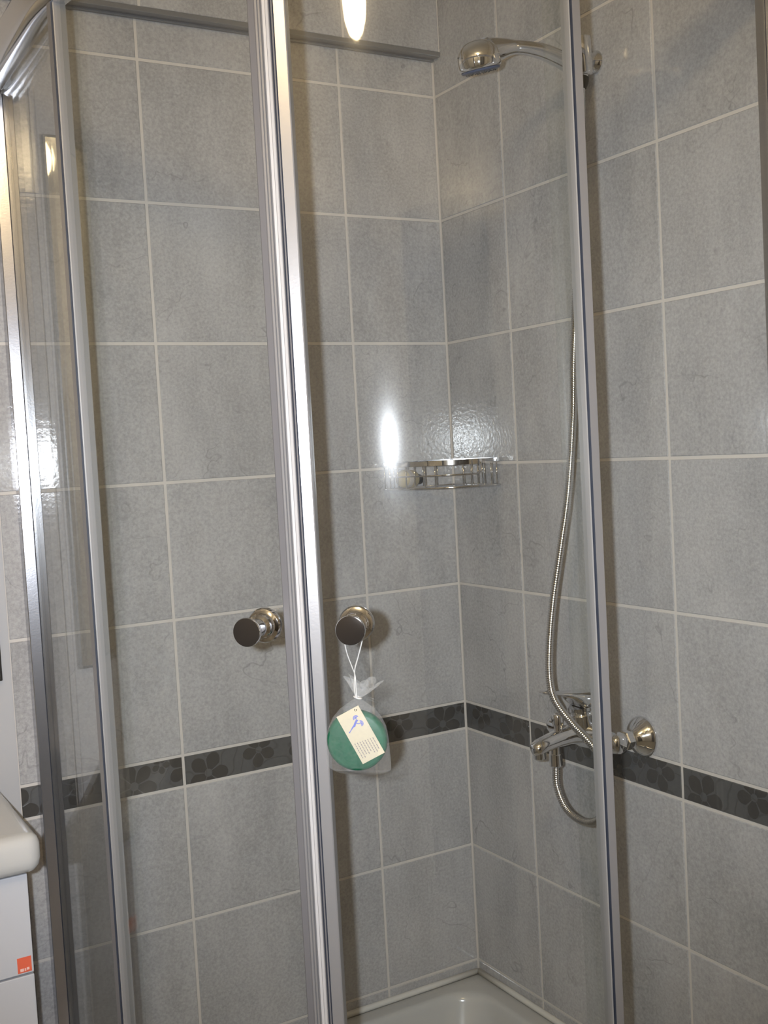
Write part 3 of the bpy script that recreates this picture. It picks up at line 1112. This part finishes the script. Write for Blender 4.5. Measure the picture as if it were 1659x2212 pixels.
def strip(bm, path, w, n):
    """flat printed stroke on the card; w: width per point"""
    vs = []
    for i, q in enumerate(path):
        a = Vector(path[max(i - 1, 0)])
        c = Vector(path[min(i + 1, len(path) - 1)])
        t = (c - a).normalized()
        nn = Vector((-t.y, t.x))
        ww = w[i] if isinstance(w, (list, tuple)) else w
        vs.append((bm.verts.new(cp(q[0] + nn.x * ww, q[1] + nn.y * ww, n)), bm.verts.new(cp(q[0] - nn.x * ww, q[1] - nn.y * ww, n))))
    for a, c in zip(vs[:-1], vs[1:]):
        bm.faces.new((a[0], c[0], c[1], a[1]))


bm = bmesh.new()
# leaping blue figure: long body, two spiky crowns of short strokes
strip(bm, [(-0.0095, 0.0085), (-0.0065, 0.0102), (-0.0035, 0.0120), (-0.0010, 0.0126), (0.0015, 0.0150), (0.0042, 0.0168), (0.0062, 0.0164)], [0.0004, 0.0005, 0.0008, 0.0013, 0.0011, 0.0012, 0.0004], 0.0009)
strip(bm, [(-0.0104, 0.0088), (-0.0094, 0.0080)], [0.0008, 0.0008], 0.0009)
strip(bm, [(0.0020, 0.0150), (0.0040, 0.0128), (0.0062, 0.0122)], 0.0005, 0.0009)
for (cx, cy, base) in ((0.0050, 0.0196, 100), (0.0068, 0.0118, -10)):
    for k in range(6):
        a = math.radians(base - 75 + 30 * k)
        strip(bm, [(cx, cy), (cx + 0.0036 * math.cos(a), cy + 0.0036 * math.sin(a))], [0.00018, 0.00042], 0.0009)
        for s_ in (-1, 1):
            strip(bm, [(cx + 0.0024 * math.cos(a), cy + 0.0024 * math.sin(a)), (cx + 0.0036 * math.cos(a + s_ * 0.28), cy + 0.0036 * math.sin(a + s_ * 0.28))], 0.00018, 0.00092)
strip(bm, [(0.0042, 0.0168), (0.0050, 0.0196)], 0.0004, 0.0009)
local(finish('printed_figure', bm, 'ink_blue'), tg)
bm = bmesh.new()
rnd = random.Random(3)
for k in range(8):
    u = -0.0112 + 0.0032 * k
    v = -0.0058 - 0.0005 * k
    end = -0.0262 + rnd.uniform(0, 0.005)
    while v > end:
        L = rnd.uniform(0.0010, 0.0030)
        strip(bm, [(u, v), (u, v - L)], 0.00045, 0.0009)
        v -= L + 0.0007
local(finish('small_print', bm, 'ink_grey'), tg)
bm = bmesh.new()
ring = [cp(0.0095 + 0.0012 * math.cos(2 * PI * i / 16), 0.0283 + 0.0012 * math.sin(2 * PI * i / 16), 0.0008) for i in range(16)]
tube(bm, ring, 0.0004, 6, closed=True)
local(finish('eyelet', bm, 'chrome'), tg)

# ------------------------------------------------------------------ vanity and mirror left of the shower
VX, VY = -0.9590, -0.352
VT = ZB + 0.0265


def rounded_top(inset, z, rc=0.022):
    x0, x1, y0, y1 = -1.72 + inset, VX - inset, VY + inset, -0.006
    r = max(rc - inset, 0.004)
    pts = [(x1, y1, z), (x0, y1, z)]
    for cx, cy, a0 in ((x0 + r, y0 + r, 180), (x1 - r, y0 + r, 270)):
        for i in range(9):
            a = math.radians(a0 + 90 * i / 8)
            pts.append((cx + r * math.cos(a), cy + r * math.sin(a), z))
    return pts


bm = bmesh.new()
loft(bm, [rounded_top(0.020, VT - 0.055), rounded_top(0.008, VT - 0.053), rounded_top(0.002, VT - 0.046), rounded_top(0.0, VT - 0.036), rounded_top(0.0, VT - 0.016), rounded_top(0.003, VT - 0.007),
          rounded_top(0.009, VT - 0.002), rounded_top(0.018, VT)], False, True)
bm.verts.ensure_lookup_table()
# basin bowl sunk in the slab: the open top ring continues to an oval and down
top_ring = [v for v in bm.verts if abs(v.co.z - VT) < 1e-6]
n = len(top_ring)
cx, cy = -1.40, -0.175
prev = top_ring
for sx, sy, z in ((0.27, 0.135, VT), (0.26, 0.127, VT - 0.006), (0.22, 0.105, VT - 0.035), (0.12, 0.06, VT - 0.048)):
    cur = []
    for v in top_ring:
        a = math.atan2((v.co.y - cy) / 0.17, (v.co.x - cx) / 0.38)
        cur.append(bm.verts.new((cx + sx * math.cos(a), cy + sy * math.sin(a), z)))
    for i in range(n):
        j = (i + 1) % n
        bm.faces.new((prev[i], prev[j], cur[j], cur[i]))
    prev = cur
bm.faces.new(prev)
top = finish('washbasin', bm, 'ceramic_white', None, True, 40)
tag(top, 'white ceramic washbasin top with rounded edge at the lower left', 'washbasin')
vc = empty('vanity_cabinet', (-1.33, -0.17, 0), 'white washbasin cabinet with a red sticker on its front', 'cabinet')
bm = bmesh.new()
box(bm, -1.70, -0.9785, -0.312, -0.0060, 0.08, VT - 0.056, 0.001)
box(bm, -1.68, -1.0, -0.27, -0.02, 0.0, 0.081)
local(finish('carcass', bm, 'lacquer_white'), vc)
zs = ZB - 0.1775
fronts = [(zs + 0.0015, VT - 0.060, 'drawer_front'), (0.085, zs - 0.0015, 'cabinet_door')]
for z0, z1, nm in fronts:
    for x0, x1 in ((-1.70, -1.341), (-1.338, -0.9785)):
        bm = bmesh.new()
        box(bm, x0, x1, -0.330, -0.3125, z0, z1, 0.0012)
        local(finish(nm, bm, 'lacquer_white'), vc)
bm = bmesh.new()
box(bm, -1.0010, -0.9815, -0.3304, -0.3299, ZB - 0.1735, ZB - 0.1515)
local(tag(finish('sticker', bm, 'sticker_red'), 'small red square sticker'), vc)
bm = bmesh.new()
for x0, x1, z0, z1 in ((-0.9975, -0.9925, 0.0035, 0.0075), (-0.9915, -0.9895, 0.0035, 0.0075), (-0.9885, -0.9850, 0.0045, 0.0080)):
    box(bm, x0, x1, -0.3307, -0.3303, ZB - 0.1735 + z0 - 0.0015, ZB - 0.1735 + z1 - 0.0015)
local(finish('sticker_print', bm, 'sticker_white'), vc)
mir = empty('wall_mirror', (-1.30, -0.006, ZB + 0.19), 'rectangular wall mirror above the washbasin', 'mirror')
bm = bmesh.new()
box(bm, -1.66, -0.9330, -0.016, -0.0045, ZB + 0.188, ZB + 1.10, 0.0015)
local(finish('mirror_board', bm, 'cap_black'), mir)
bm = bmesh.new()
box(bm, -1.655, -0.9370, -0.0185, -0.0160, ZB + 0.193, ZB + 1.095, 0.0006)
local(finish('mirror_glass', bm, 'mirror_silver'), mir)

# ------------------------------------------------------------------ warm ceiling lamp behind the photographer
LX, LY = -1.34, -1.77
lamp = empty('ceiling_lamp', (LX, LY, ZC), 'warm glowing globe lamp on the ceiling', 'lamp')
bm = bmesh.new()
lathe(bm, (LX, LY, ZC - 0.0005), (0, 0, -1), [(0, 0.055), (0.012, 0.055), (0.022, 0.040), (0.030, 0.020), (0.060, 0.019)], 32)
local(finish('lamp_base', bm, 'ceramic_white', None, True, 40), lamp)
bm = bmesh.new()
lathe(bm, (LX, LY, ZC - 0.058), (0, 0, -1), [(0, 0.020), (0.010, 0.036), (0.026, 0.060), (0.050, 0.079), (0.080, 0.085), (0.110, 0.077), (0.134, 0.056), (0.148, 0.028), (0.152, 0.006)], 36)
local(finish('bulb', bm, 'bulb_glow', None, True, 60), lamp)
